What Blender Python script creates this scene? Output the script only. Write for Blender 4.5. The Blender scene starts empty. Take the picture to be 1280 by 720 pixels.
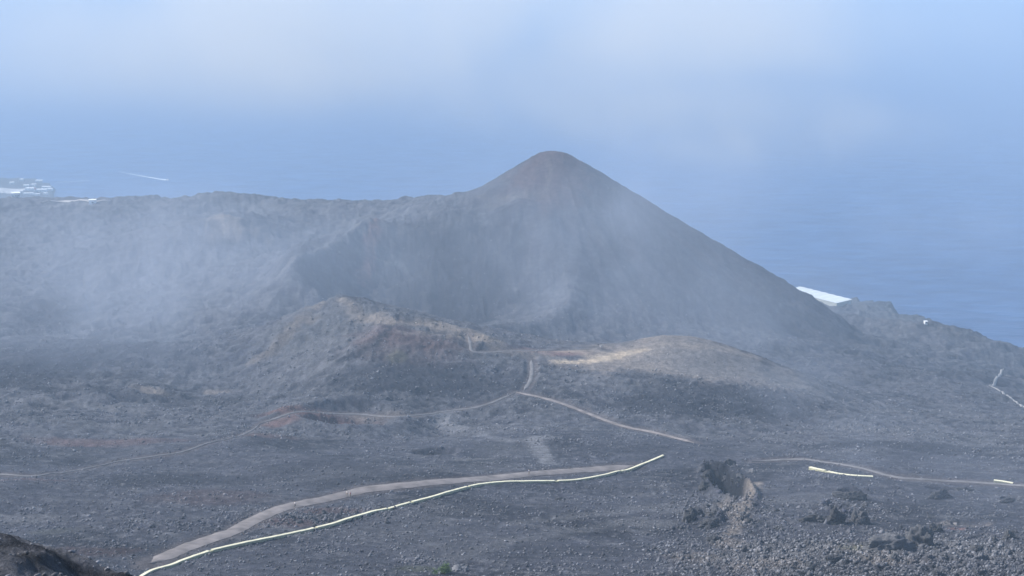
import bpy, bmesh, math, random
import numpy as np
from mathutils import Vector, Matrix

R = math.radians
scene = bpy.context.scene
col = scene.collection
rng = np.random.default_rng(7)
random.seed(7)

# ------------------------------------------------------------------ camera
CAMZ, PITCH, FPX = 600.0, R(14.2), 1758.4
cd = bpy.data.cameras.new("camera")
cam = bpy.data.objects.new("camera", cd)
col.objects.link(cam)
cam.location = (0, 0, CAMZ)
cam.rotation_euler = (math.pi / 2 - PITCH, 0, 0)
cd.sensor_width = 36
cd.lens = 36 * FPX / 1280
cd.clip_start = 0.5
cd.clip_end = 80000
scene.camera = cam

# ------------------------------------------------------------------ light
SUN_EL, SUN_AZ = R(39), R(-76)          # azimuth from the view direction, negative = left
w = bpy.data.worlds.new("World")
scene.world = w
w.use_nodes = True
nt = w.node_tree
nt.nodes.clear()
wo = nt.nodes.new("ShaderNodeOutputWorld")
bg = nt.nodes.new("ShaderNodeBackground")
sky = nt.nodes.new("ShaderNodeTexSky")
sky.sky_type = 'NISHITA'
sky.sun_disc = False
sky.sun_elevation = SUN_EL
sky.sun_rotation = SUN_AZ
sky.altitude = 600
bg.inputs["Strength"].default_value = 0.13
nt.links.new(sky.outputs[0], bg.inputs[0])
nt.links.new(bg.outputs[0], wo.inputs[0])
ld = bpy.data.lights.new("sun", 'SUN')
sun = bpy.data.objects.new("sun", ld)
col.objects.link(sun)
ld.energy = 3.9
ld.angle = R(0.6)
ld.color = (1.0, 0.96, 0.91)
sd = Vector((math.sin(SUN_AZ) * math.cos(SUN_EL), math.cos(SUN_AZ) * math.cos(SUN_EL), math.sin(SUN_EL)))
sun.rotation_euler = sd.to_track_quat('Z', 'Y').to_euler()
sun.location = (0, 0, 900)
scene.view_settings.view_transform = 'Standard'
scene.view_settings.look = 'None'
scene.view_settings.exposure = 0.66
scene.view_settings.gamma = 1
scene.cycles.max_bounces = 6
scene.cycles.volume_bounces = 1
scene.cycles.volume_step_rate = 1.0
scene.cycles.use_denoising = True

HAZE_DENSITY = 0.00026
HAZE_COLOR = (0.572, 0.742, 0.93)
MIST_COLOR = (1.0, 0.965, 0.91)
VEIL_COLOR = (0.76, 0.84, 1.0)

# ------------------------------------------------------------------ helpers
def tag(o, label=None, cat=None, group=None, kind=None):
    if label: o["label"] = label
    if cat: o["category"] = cat
    if group: o["group"] = group
    if kind: o["kind"] = kind
    return o

def mesh_obj(name, verts, faces, mat, parent=None, loc=None, smooth=False):
    me = bpy.data.meshes.new(name)
    me.from_pydata([tuple(v) for v in verts], [], [tuple(f) for f in faces])
    if mat: me.materials.append(mat)
    if smooth:
        me.polygons.foreach_set("use_smooth", [True] * len(me.polygons))
    me.update()
    o = bpy.data.objects.new(name, me)
    col.objects.link(o)
    if loc is not None: o.location = loc
    if parent is not None: o.parent = parent
    return o

def np_mesh(name, V, Fq, mat, smooth=True):
    """fast mesh from arrays: V (n,3), Fq (m,k)"""
    me = bpy.data.meshes.new(name)
    n, m, k = len(V), len(Fq), Fq.shape[1]
    me.vertices.add(n)
    me.vertices.foreach_set("co", np.ascontiguousarray(V, dtype=np.float32).ravel())
    me.loops.add(m * k)
    me.loops.foreach_set("vertex_index", np.ascontiguousarray(Fq, dtype=np.int32).ravel())
    me.polygons.add(m)
    me.polygons.foreach_set("loop_start", np.arange(m, dtype=np.int32) * k)
    if smooth:
        me.polygons.foreach_set("use_smooth", np.ones(m, dtype=bool))
    me.update(calc_edges=True)
    if mat: me.materials.append(mat)
    o = bpy.data.objects.new(name, me)
    col.objects.link(o)
    return o

def set_color(o, C, name="tone"):
    a = o.data.attributes.new(name, 'FLOAT_COLOR', 'POINT')
    c4 = np.ones((len(C), 4), dtype=np.float32)
    c4[:, :3] = C
    a.data.foreach_set("color", c4.ravel())

def empty(name, loc, rz=0):
    o = bpy.data.objects.new(name, None)
    col.objects.link(o)
    o.location = loc
    o.rotation_euler.z = rz
    return o

# pixel of the photograph (1280x720) + ground distance -> point in the place
cp, sp = math.cos(PITCH), math.sin(PITCH)
def pdir(px, py):
    u, v = (px - 640.0), (360.0 - py)
    return np.array([u, FPX * cp + v * sp, -FPX * sp + v * cp])
def P(px, py, Y):
    d = pdir(px, py)
    t = Y / d[1]
    return np.array([d[0] * t, Y, CAMZ + d[2] * t])

# ------------------------------------------------------------------ noise
_G = rng.random((16, 4096)) * 2 * np.pi
def perlin(x, y, seed=0):
    xi, yi = np.floor(x), np.floor(y)
    fx, fy = x - xi, y - yi
    xi = xi.astype(np.int64); yi = yi.astype(np.int64)
    def g(ix, iy, dx, dy):
        h = (ix * 374761393 + iy * 668265263 + seed * 1442695041) & 0xFFFFFFFF
        h = ((h ^ (h >> 13)) * 1274126177) & 0xFFFFFFFF
        a = ((h ^ (h >> 16)) & 0xFFFF) * (2 * np.pi / 65536)
        return np.cos(a) * dx + np.sin(a) * dy
    u = fx * fx * fx * (fx * (fx * 6 - 15) + 10)
    v = fy * fy * fy * (fy * (fy * 6 - 15) + 10)
    n0 = g(xi, yi, fx, fy) * (1 - u) + g(xi + 1, yi, fx - 1, fy) * u
    n1 = g(xi, yi + 1, fx, fy - 1) * (1 - u) + g(xi + 1, yi + 1, fx - 1, fy - 1) * u
    return (n0 * (1 - v) + n1 * v) * 1.5
def fbm(x, y, wl, octv, seed=0, gain=0.5, ridged=False):
    s = np.zeros_like(x); a = 1.0; tot = 0
    for k in range(octv):
        c, si = math.cos(0.7 * k), math.sin(0.7 * k)
        n = perlin((x * c - y * si) / wl + 17.3 * k, (x * si + y * c) / wl - 9.1 * k, seed + k)
        if ridged: n = 1 - 2 * np.abs(n)
        s += a * n; tot += a
        a *= gain; wl *= 0.5
    return s / tot
def sstep(a, b, x):
    t = np.clip((x - a) / (b - a), 0, 1)
    return t * t * (3 - 2 * t)

# ------------------------------------------------------------------ base terrain: thin plate through surveyed points
ctrl_px = [
 # near field
 (-160,720,300),(150,720,300),(400,720,300),(640,720,300),(900,715,306),(1100,720,300),(1300,720,300),(1460,720,300),
 (-160,650,372),(0,650,372),(200,660,360),(400,655,366),(640,660,360),(830,650,378),(1050,655,365),(1280,650,372),(1460,650,372),
 (0,600,440),(200,610,425),(400,622,408),(620,600,446),(780,590,460),(1000,600,445),(1280,605,438),(1460,605,438),
 (0,560,520),(240,560,525),(450,565,512),(640,555,530),(830,565,508),(1000,575,492),(1150,580,490),(1280,585,482),
 (-160,540,560),(330,530,590),(430,513,612),(520,520,615),(650,495,660),(760,525,600),(870,552,545),
 (1000,540,590),(1130,540,610),(1280,545,610),(1460,545,610),
 # left mound and its ridge
 (420,470,668),(520,470,668),(430,378,792),(400,392,775),(490,404,752),(520,406,745),(570,415,735),(620,432,722),
 (330,450,745),(270,500,690),(360,500,655),
 # saddle and right mound
 (665,450,712),(720,440,735),(780,441,735),(830,431,745),(880,433,745),(940,447,745),(1000,468,738),(1060,505,700),
 (760,480,665),(850,500,640),(950,520,622),
 # left lava basin
 (0,500,640),(120,500,650),(180,485,690),(100,440,790),(0,420,850),(200,430,850),(-160,480,700),(60,370,990),(0,350,1060),(180,370,1010),(-160,360,1020),
 (290,400,900),(330,340,1000),(290,280,1130),(240,285,1130),(200,320,1080),(100,300,1230),(0,290,1280),(-160,290,1300),
 (350,320,1080),(400,300,1150),
 # skyline ridge
 (280,241,1400),(230,249,1400),(330,256,1350),(400,257,1320),(460,256,1270),(520,252,1210),(560,250,1170),(590,248,1140),(300,270,1330),(500,290,1080),(560,290,1050),
 (160,253,1500),(100,253,1600),(30,256,1650),(-60,258,1700),(-200,258,1750),
 # flank right of cone
 (950,470,850),(1000,420,1200),(1000,380,1600),(1040,385,1800),(1100,450,1020),(1100,500,760),(1200,500,800),(1280,500,820),(1280,470,1050),(1280,446,1260),
 (1225,423,1390),(1180,404,1520),(1157,397,1610),(1145,384,1720),(1110,376,1850),(1060,369,1980),(1000,364,2060),(1420,520,900),(1420,495,1150),(1150,430,1290),
]
C = [P(*c) for c in ctrl_px]
C += [np.array(c, float) for c in [
 (0,14,588),(-30,20,586),(40,20,586),(0,60,562),(-40,60,562),(40,60,562),(0,110,540),(-50,105,542),(60,110,540),(0,210,484),(-90,205,487),(95,205,487),
 # hollow behind the two mounds (dark foot of the volcano)
 (-90,860,352),(0,860,345),(60,850,340),(130,860,335),(220,880,322),(-170,880,352),
 (-250,1500,300),(0,1500,265),(200,1500,205),(60,1320,290),(300,1260,250),(370,1200,262),(180,1350,250),(-600,2000,190),(-1000,2300,140),(0,1900,150),(400,1850,95),(-400,2400,60),
 (-1000,2900,30),(-1700,2600,110),(-2300,3300,40),(-1300,3400,12),(-900,3000,18),(-1900,3900,14),(0,2400,60),(-1500,2000,190),
 (900,2000,100),(800,1300,150),(1100,1700,90)]]
C = np.array(C)
def tps_fit(X, Y, Z, lam):
    n = len(X)
    d = np.hypot(X[:, None] - X[None], Y[:, None] - Y[None])
    K = np.where(d > 0, d * d * np.log(d + 1e-9), 0) + lam * np.eye(n)
    Pm = np.c_[np.ones(n), X, Y]
    A = np.zeros((n + 3, n + 3)); A[:n, :n] = K; A[:n, n:] = Pm; A[n:, :n] = Pm.T
    return np.linalg.solve(A, np.r_[Z, 0, 0, 0])
S = 100.0
lw = tps_fit(C[:, 0] / S, C[:, 1] / S, C[:, 2], 0.02)
def tps_eval(x, y):
    x = x / S; y = y / S
    z = lw[-3] + lw[-2] * x + lw[-1] * y
    for (cx, cy, _), wgt in zip(C, lw[:-3]):
        d2 = (x - cx / S) ** 2 + (y - cy / S) ** 2
        z += wgt * 0.5 * d2 * np.log(d2 + 1e-12)
    return z

# polar sheet round the camera's hill: fine where it is near
NA, NR = 1050, 960
AZ = np.linspace(R(-25), R(25), NA)
u = np.linspace(0, 1, NR)
knots_u = [0, .008, .10, .14, .58, .81, .925, 1.0]
knots_r = [12, 44, 74, 270, 560, 900, 1500, 5200]
# inverse-distance interpolation keeps rows even on the picture
RAD = 1.0 / np.interp(u, knots_u, 1.0 / np.array(knots_r))
def coarse_eval():
    ca = np.linspace(AZ[0], AZ[-1], 160)
    cu = np.linspace(0, 1, 360)
    cr = np.interp(cu, u, RAD)
    A, Rr = np.meshgrid(ca, cr)
    return ca, cu, tps_eval(np.sin(A) * Rr, np.cos(A) * Rr)
ca, cu, CZ = coarse_eval()
def bil(Zg, ia, iu):
    ia = np.clip(ia, 0, Zg.shape[1] - 1.001); iu = np.clip(iu, 0, Zg.shape[0] - 1.001)
    a0 = ia.astype(int); u0 = iu.astype(int); fa = ia - a0; fu = iu - u0
    return (Zg[u0, a0] * (1 - fa) * (1 - fu) + Zg[u0, a0 + 1] * fa * (1 - fu)
            + Zg[u0 + 1, a0] * (1 - fa) * fu + Zg[u0 + 1, a0 + 1] * fa * fu)
AA, RR = np.meshgrid(AZ, RAD)
X = np.sin(AA) * RR
Y = np.cos(AA) * RR
IA = (AA - AZ[0]) / (AZ[-1] - AZ[0])
Z = bil(CZ, IA * (len(ca) - 1), np.broadcast_to(u[:, None], AA.shape) * (len(cu) - 1))

# the volcano's cone
PK = P(690, 189, 1150)
dx, dy = X - PK[0], Y - PK[1]
rr = np.hypot(dx, dy)
th = np.arctan2(dy, dx)
wob = fbm(np.cos(th) * 3 + 5, np.sin(th) * 3 + 5, 1.0, 3, 31)
slope = 0.655 + 0.015 * np.cos(th - math.pi) - 0.15 * np.clip(-np.sin(th), 0, 1)
prof = np.sqrt(rr * rr + 110.0)
cone = PK[2] - (prof - 10.5) * slope * (1 - 0.00008 * rr)
cone -= 2.5 * np.exp(-(rr / 7) ** 2)
cone -= 0.10 * np.clip(rr - 215, 0, 1e9)
cone += (wob * 9 * sstep(20, 160, rr) + 4 * fbm(np.cos(th) * 9, np.sin(th) * 9, 1.0, 2, 35) * sstep(30, 160, rr)) * np.where(dy < 40, 1, .4)
k = 5.0
m = np.maximum(Z, cone)
Z = m + k * np.log1p(np.exp(-np.abs(Z - cone) / k)) - 0
coneM = sstep(-12, 12, cone - (Z - 2))

# bowl broken into the volcano's near left flank, with its spur
def ell(cx, cy, rx, ry, rot=0):
    c, s = math.cos(rot), math.sin(rot)
    ex = ((X - cx) * c + (Y - cy) * s) / rx
    ey = (-(X - cx) * s + (Y - cy) * c) / ry
    return np.hypot(ex, ey)
q = ell(-55, 985, 95, 105)
Z -= 20 * (1 - sstep(0.35, 1.0, q + 0.10 * wob))
Z += 7 * np.exp(-((q - 1.08) / 0.13) ** 2) * (Y < 1080)
def ridge_line(pts, width, height, seed=0):
    """a crest line added on the ground; pts (x, y, h factor)"""
    best = np.full(X.shape, 1e9); hh = np.zeros(X.shape)
    for (x0, y0, h0), (x1, y1, h1) in zip(pts[:-1], pts[1:]):
        vx, vy = x1 - x0, y1 - y0
        t = np.clip(((X - x0) * vx + (Y - y0) * vy) / (vx * vx + vy * vy), 0, 1)
        d = np.hypot(X - x0 - t * vx, Y - y0 - t * vy)
        b = d < best
        best = np.where(b, d, best); hh = np.where(b, h0 + t * (h1 - h0), hh)
    return height * hh * np.clip(1 - best / width, 0, 1) ** 1.2
Z += ridge_line([(-165, 880, .3), (-150, 960, 1), (-120, 1050, 1), (-95, 1120, .4)], 38, 14)
Z += ridge_line([(-330, 1000, .1), (-270, 1090, 1), (-235, 1120, 1), (-200, 1180, .2)], 60, 8)

# small crater with a red rim in the middle ground
CR = P(425, 530, 590)
q = ell(CR[0] + 3, CR[1] + 6, 26, 25)
Z += 3.0 * np.exp(-((q - 1.0) / 0.30) ** 2) - 4.5 * (1 - sstep(0.3, 0.95, q))
def seen(pts): return [(*P(a, b_, c_)[:2], h_) for a, b_, c_, h_ in pts]
Z += ridge_line(seen([(318,458,735,.3),(350,430,752,1),(385,404,772,1),(425,380,790,.6)]), 26, 2.2)
Z += ridge_line(seen([(425,374,792,.6),(448,394,770,1),(492,405,752,1),(545,408,742,1),(612,430,724,.3)]), 18, 2.8)
Z += ridge_line(seen([(492,405,750,.8),(470,428,715,1),(440,450,690,.3)]), 16, 3.0)
Z += ridge_line(seen([(705,455,712,.2),(755,447,730,.7),(800,437,740,1),(840,432,745,1),(900,439,745,.9),(965,458,740,.3)]), 46, 4.2)
c_ = P(655, 506, 640); Z += 5.5 * np.exp(-(ell(c_[0], c_[1], 42, 40)) ** 2)
c_ = P(560, 530, 590); Z -= 2.5 * np.exp(-(ell(c_[0], c_[1], 20, 30)) ** 2)
c_ = P(60, 540, 575); Z += 4.0 * np.exp(-(ell(c_[0], c_[1], 60, 28)) ** 2)
c_ = P(180, 575, 500); Z -= 3.0 * np.exp(-(ell(c_[0], c_[1], 60, 22)) ** 2)
c_ = P(760, 640, 385); Z += 2.2 * np.exp(-(ell(c_[0], c_[1], 34, 22)) ** 2)
# gently rolling lava country
rough_mid = sstep(250, 330, RR)
Z += 4.6 * fbm(X, Y, 75, 3, 51) * sstep(330, 460, RR) * (1 - coneM)
Z += 5.0 * fbm(X, Y, 150, 3, 61) * sstep(900, 1200, RR) * (1 - coneM) * (1 - sstep(2600, 3200, RR))
Z += 2.2 * fbm(X, Y, 30, 3, 71, ridged=True) * sstep(560, 700, RR) * (1 - coneM) * sstep(40, -60, X) 
Z += 2.6 * (fbm(X, Y, 38, 4, 75, ridged=True)) * sstep(850, 1000, RR) * (1 - coneM) * (1 - sstep(2600, 3200, RR))
Z += 2.2 * fbm(X, Y, 16, 3, 79) * sstep(980, 1100, RR) * (1 - coneM) * (1 - sstep(2300, 2700, RR))
# ribbed lava flows going down to the right-hand cliff
fl = fbm(X * 0.5 + Y * 0.3, Y * 1.2 - X * 0.6, 60, 4, 81, ridged=True)
Z += 5.0 * fl * sstep(820, 980, RR) * sstep(150, 260, X)

# coast: sea cliffs
coast = [tuple(P(1500, 552, 900)[:2] + np.array([150, 90]))]
for c, off in [((1420, 510, 1100), 150), ((1280, 452, 1240), 130), ((1225, 432, 1370), 105), ((1157, 408, 1580), 80), ((1152, 393, 1700), 75), ((1110, 386, 1830), 45), ((1060, 369, 1990), 18), ((1010, 364, 2040), 6)]:
    p = P(*c); coast.append((p[0] + off * 0.98, p[1] + off * 0.98))
coast += [(330, 2090), (180, 2300), (0, 2480), (-420, 2560), (-820, 2820), (-990, 3060), (-1075, 3230), (-1110, 3380), (-1170, 3470), (-1300, 3540), (-1600, 3570), (-2600, 3700), (-6000, 4300), (-6000, -3000), (4000, -3000), (4000, 500)]
coast = np.array(coast)
dmin = np.full(X.shape, 1e9); inside = np.zeros(X.shape, bool)
nx_ = 14 * fbm(X, Y, 140, 4, 91); ny_ = 14 * fbm(X, Y, 140, 4, 95)
Xc, Yc = X + nx_, Y + ny_
for i in range(len(coast)):
    x0, y0 = coast[i]; x1, y1 = coast[(i + 1) % len(coast)]
    vx, vy = x1 - x0, y1 - y0
    t = np.clip(((Xc - x0) * vx + (Yc - y0) * vy) / (vx * vx + vy * vy), 0, 1)
    dmin = np.minimum(dmin, np.hypot(Xc - x0 - t * vx, Yc - y0 - t * vy))
    cond = ((y0 > Yc) != (y1 > Yc))
    with np.errstate(divide='ignore', invalid='ignore'):
        inside ^= cond & (Xc < (x1 - x0) * (Yc - y0) / (y1 - y0 + 1e-12) + x0)
sdist = np.where(inside, dmin, -dmin)
cliff = np.clip(sdist * 1.5, -25, 1e9) + 6 * fbm(X, Y, 22, 3, 99, ridged=True) * sstep(4, 30, sdist)
Z = np.where(Z < cliff, Z, cliff)
Z = np.maximum(Z, np.where(inside, 1.5, -25) + 0)

# near shoulder, bottom left
e = P(0, 670, 57); f2 = P(172, 724, 57)
sh = e[2] - (X - e[0]) * (e[2] - f2[2]) / (f2[0] - e[0])
shw = np.exp(-((Y - 57) / 13.0) ** 2)
sh = sh - 3.4 - 0.030 * (Y - 57) ** 2 + 0.9 * fbm(X, Y, 5, 5, 111, ridged=True)
Z = np.where((RR < 95) & (X < -6), np.maximum(Z, np.where(X < f2[0] + 6, sh, -99)), Z)

# ---- sampling of the ground
ZS = Z.copy()             # smooth ground, used for levelling tracks
def sampler(Zg):
    def f(x, y):
        x = np.atleast_1d(np.asarray(x, float)); y = np.atleast_1d(np.asarray(y, float))
        r = np.hypot(x, y); a = np.arctan2(x, y)
        return bil(Zg, (a - AZ[0]) / (AZ[-1] - AZ[0]) * (NA - 1), np.interp(r, RAD, np.arange(NR)))
    return f
ground_s = sampler(ZS)
def hit(px, py, H=None, tmin=130):
    H = H or ground_s
    d = pdir(px, py); d = d / d[1]
    Ys = np.concatenate([np.arange(tmin, 1200, 1.0), np.arange(1200, 4800, 4.0)])
    z = CAMZ + d[2] * Ys; g = H(d[0] * Ys, Ys)
    b = np.nonzero(g >= z)[0]
    if len(b) == 0: i = len(Ys) - 1
    else: i = b[0]
    yy = Ys[i]
    if i > 0:
        e0 = z[i - 1] - g[i - 1]; e1 = z[i] - g[i]
        yy = Ys[i - 1] + (Ys[i] - Ys[i - 1]) * e0 / max(e0 - e1, 1e-6)
    return np.array([d[0] * yy, yy, H(d[0] * yy, yy)[0]])
def polyline(pix, step=3.0, smooth=True):
    pts = np.array([hit(*p) for p in pix])
    out = []
    n = len(pts)
    for i in range(n - 1):
        p0, p1, p2, p3 = pts[max(i - 1, 0)], pts[i], pts[i + 1], pts[min(i + 2, n - 1)]
        L = np.hypot(*(p2 - p1)[:2]); m_ = max(2, int(L / step))
        for t in np.arange(m_) / m_:
            out.append(0.5 * ((2 * p1) + (-p0 + p2) * t + (2 * p0 - 5 * p1 + 4 * p2 - p3) * t * t + (-p0 + 3 * p1 - 3 * p2 + p3) * t ** 3)[:2])
    out.append(pts[-1][:2])
    return np.array(out)

PATHS = [  # name, pixels, width m
 ("wide_path", [(188,703),(196,700),(240,682),(292,664),(318,650),(352,636),(400,625),(450,614),(520,605),(600,599),(680,591),(740,587),(792,583)], 5.2),
 ("footpath", [(-60,595),(0,593),(60,592),(130,582),(190,571),(238,562),(290,548),(325,531)], 1.15),
 ("footpath", [(325,531),(352,519),(395,516),(450,518),(500,518),(560,514),(610,505),(645,491)], 1.6),
 ("track", [(645,491),(690,500),(735,517),(780,533),(825,543),(868,553)], 2.3),
 ("footpath", [(655,488),(663,475),(665,462),(664,450)], 2.0),
 ("footpath", [(585,418),(588,430),(592,440),(620,440),(655,438),(700,437)], 1.8),
 ("footpath", [(940,577),(1000,576),(1040,578),(1080,586),(1120,596),(1170,601),(1230,604),(1330,608)], 1.7),
]
lines = [(nme, polyline(px), wd) for nme, px, wd in PATHS]

# ---- level the ground under the tracks
pm = np.full(X.shape, 1e9); pz = np.zeros(X.shape)
for nme, L, wd in lines:
    L = np.c_[[np.interp(np.linspace(0, len(L) - 1, 4 * len(L)), np.arange(len(L)), L[:, q]) for q in (0, 1)]].T
    zl = ground_s(L[:, 0], L[:, 1])
    zl = np.convolve(np.pad(zl, 12, mode='edge'), np.ones(25) / 25, mode='valid')
    for (x0, y0), z0 in zip(L, zl):
        a = math.atan2(x0, y0); r = math.hypot(x0, y0)
        i0, i1 = np.searchsorted(RAD, [r - 14, r + 14]); j0, j1 = np.searchsorted(AZ, [a - 14 / r, a + 14 / r])
        d = np.hypot(X[i0:i1, j0:j1] - x0, Y[i0:i1, j0:j1] - y0) - wd / 2
        sub = pm[i0:i1, j0:j1]; b = d < sub
        sub[b] = d[b]; pz[i0:i1, j0:j1][b] = z0
onpath = 1 - sstep(1.5, 8, pm)
Z = Z * (1 - onpath) + np.where(pm < 1e8, pz, 0) * onpath
ZS2 = Z.copy()

# ---- fine relief
keep = sstep(0.9, 3.6, pm)
near = 1 - sstep(650, 800, RR)
rub_c = hit(1130, 700); rub_d = hit(900, 650)
rubble = np.clip(np.exp(-(np.maximum(0, 300 + (X - 95) * -0.15 + 62 - Y + 0) * 0) ) * sstep(20, 75, X) * (1 - sstep(318, 372, Y + 8 * fbm(X, Y, 20, 2, 121))), 0, 1)
rubble = np.maximum(rubble, np.exp(-ell(*hit(905, 640)[:2], 13, 26) ** 2) * 0.9)
rubble = np.maximum(rubble, np.exp(-ell(*hit(1060, 640)[:2], 14, 12) ** 2) * 0.8)
rubble = np.maximum(rubble, np.exp(-ell(*hit(390, 650)[:2], 40, 10, .35) ** 2) * 0.55)
rock_n = fbm(X, Y, 4.2, 4, 131, gain=.6, ridged=True)
band = fbm(X * 0.8 - Y * 0.55, (X * 0.55 + Y * 0.8) * 2.6, 16, 4, 141)
patch = sstep(-0.35, 0.35, fbm(X, Y, 46, 3, 151))
far = sstep(700, 1000, RR)
fine = (0.16 + 0.34 * patch + 1.7 * rubble) * rock_n + 0.55 * band * (0.4 + 0.6 * patch)
mc = P(850, 452, 728); moundM = 1 - sstep(.55, 1.15, ell(mc[0], mc[1], 92, 50))
fine = fine * (1 - .55 * moundM); flow_k = 1 - .75 * moundM
fine2 = fbm(X, Y, 1.7, 2, 161) * (0.20 + 0.4 * rubble)
flow = fbm(X, Y, 12, 4, 171, gain=.6, ridged=True)
Z += keep * np.where(RR > 130, 1, 0.3) * (fine * (1 - far) * (1 - .6 * coneM) + fine2 * (1 - sstep(450, 600, RR)) + 1.9 * flow_k * flow * sstep(480, 680, RR) * (1 - .75 * coneM) * (1 - sstep(3000, 3300, RR)))

# ---- lava pit and smaller holes
pits = []
def pit(px, py, rx, ry, depth, rim=0.0, rot=0, seed=0):
    c = hit(px, py)
    q = ell(c[0], c[1], rx, ry, rot) + 0.22 * fbm(X, Y, 5.5, 3, 181 + seed)
    global Z
    Z = Z - depth * (1 - sstep(0.62, 1.0, q)) + rim * np.exp(-((q - 1.12) / 0.2) ** 2)
    pits.append((c, rx, ry))
pit(909, 607, 6.0, 34.0, 15.0, 1.9)
pit(903, 592, 3.0, 3.5, 3.0, 0)
pit(880, 647, 4.2, 7.5, 3.6, 1.0, seed=2)
pit(1046, 640, 3.0, 11, 4.5, .6, seed=3)
pit(1066, 616, 5.0, 3.4, 3.0, .3, rot=-.3, seed=4)
pit(1030, 649, 7.0, 3.0, 2.0, .3, seed=5)
pit(1262, 624, 3.2, 3.0, 2.2, .3, seed=6)
pit(1180, 612, 7.0, 2.6, 1.6, .3, seed=7)
pit(545, 566, 11, 6, 2.0, .4, rot=.1, seed=8)
pit(1212, 656, 6, 6, 1.5, .4, seed=9)
inner = np.zeros_like(Z)
for c_, rx_, ry_ in pits[:1] + pits[2:5]:
    inner = np.maximum(inner, 1 - sstep(.9, 1.35, ell(c_[0], c_[1], rx_, ry_)))
Z += inner * (1.5 * fbm(X, Y, 3.2, 3, 191, gain=.7, ridged=True) + .8 * fbm(X, Y, 1.1, 2, 195))
ground = sampler(Z)

# ------------------------------------------------------------------ ground colours (stone and ash, with some sun and shade painted in)
ash   = np.array([0.074, 0.077, 0.097])
dark  = np.array([0.027, 0.029, 0.040])
stone = np.array([0.172, 0.172, 0.182])
red   = np.array([0.165, 0.098, 0.090])
buff  = np.array([0.265, 0.228, 0.200])
cream = np.array([0.62, 0.50, 0.37])
T = np.zeros(X.shape + (3,)) + ash
def blend(mask, c):
    global T
    mask = np.clip(mask, 0, 1)[..., None]
    T = T * (1 - mask) + c * mask
n1 = fbm(X, Y, 60, 4, 201); n2 = fbm(X, Y, 18, 4, 211, gain=.6); n3 = fbm(X, Y, 5, 3, 221, gain=.7); n4 = fbm(X, Y, 110, 3, 231)
def spot(px, py, rx, ry, c, s, gz=None, nz=0.6):
    p = hit(px, py, tmin=200)
    D = math.hypot(p[1], CAMZ - p[2]); kx = D / FPX
    g = max(0.16, gz or 0.33)
    q = ell(p[0], p[1], rx * kx, ry * kx / g) + nz * n2 + nz * .5 * n1
    blend(s * (1 - sstep(0.45, 1.15, q)), c)
blend(0.85 * sstep(-.05, 0.35, n1), dark)
blend(0.35 * sstep(0.05, 0.5, n4 + .4 * n2), stone * .7)
blend(0.7 * coneM, dark * 1.6)
blend(0.35 * coneM * sstep(-.1, .5, fbm(th * 6, rr / 60, 1.0, 3, 241)), red * .7)
# stony speckle
sp2 = fbm(X, Y, 2.6, 2, 261)
blend(0.40 * sstep(0.10, 0.55, n3) * (0.35 + .65 * patch) * (RR < 1100), stone * 1.2)
blend(0.5 * sstep(0.22, 0.5, sp2) * (0.45 + .55 * patch) * (RR < 640) * (RR > 130), stone * 1.5)
blend(0.50 * sstep(0.25, 0.55, -sp2) * (0.3 + .7 * patch) * (RR < 640), dark)
blend(0.45 * sstep(0.05, 0.5, band) * (RR < 800), stone * 1.0)
blend(0.45 * sstep(0.10, 0.6, flow - .1) * (RR > 560) * (1 - coneM), stone * 1.1)
blend(0.45 * sstep(0.15, 0.6, fbm(X, Y, 2.2, 2, 251)) * rubble, stone * 1.5)
blend(0.40 * sstep(-.75, -.3, -rock_n) * (.3 + .7 * rubble) * (RR < 700), dark)
T *= (1 + 0.22 * n2 + 0.22 * n3)[..., None]
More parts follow.
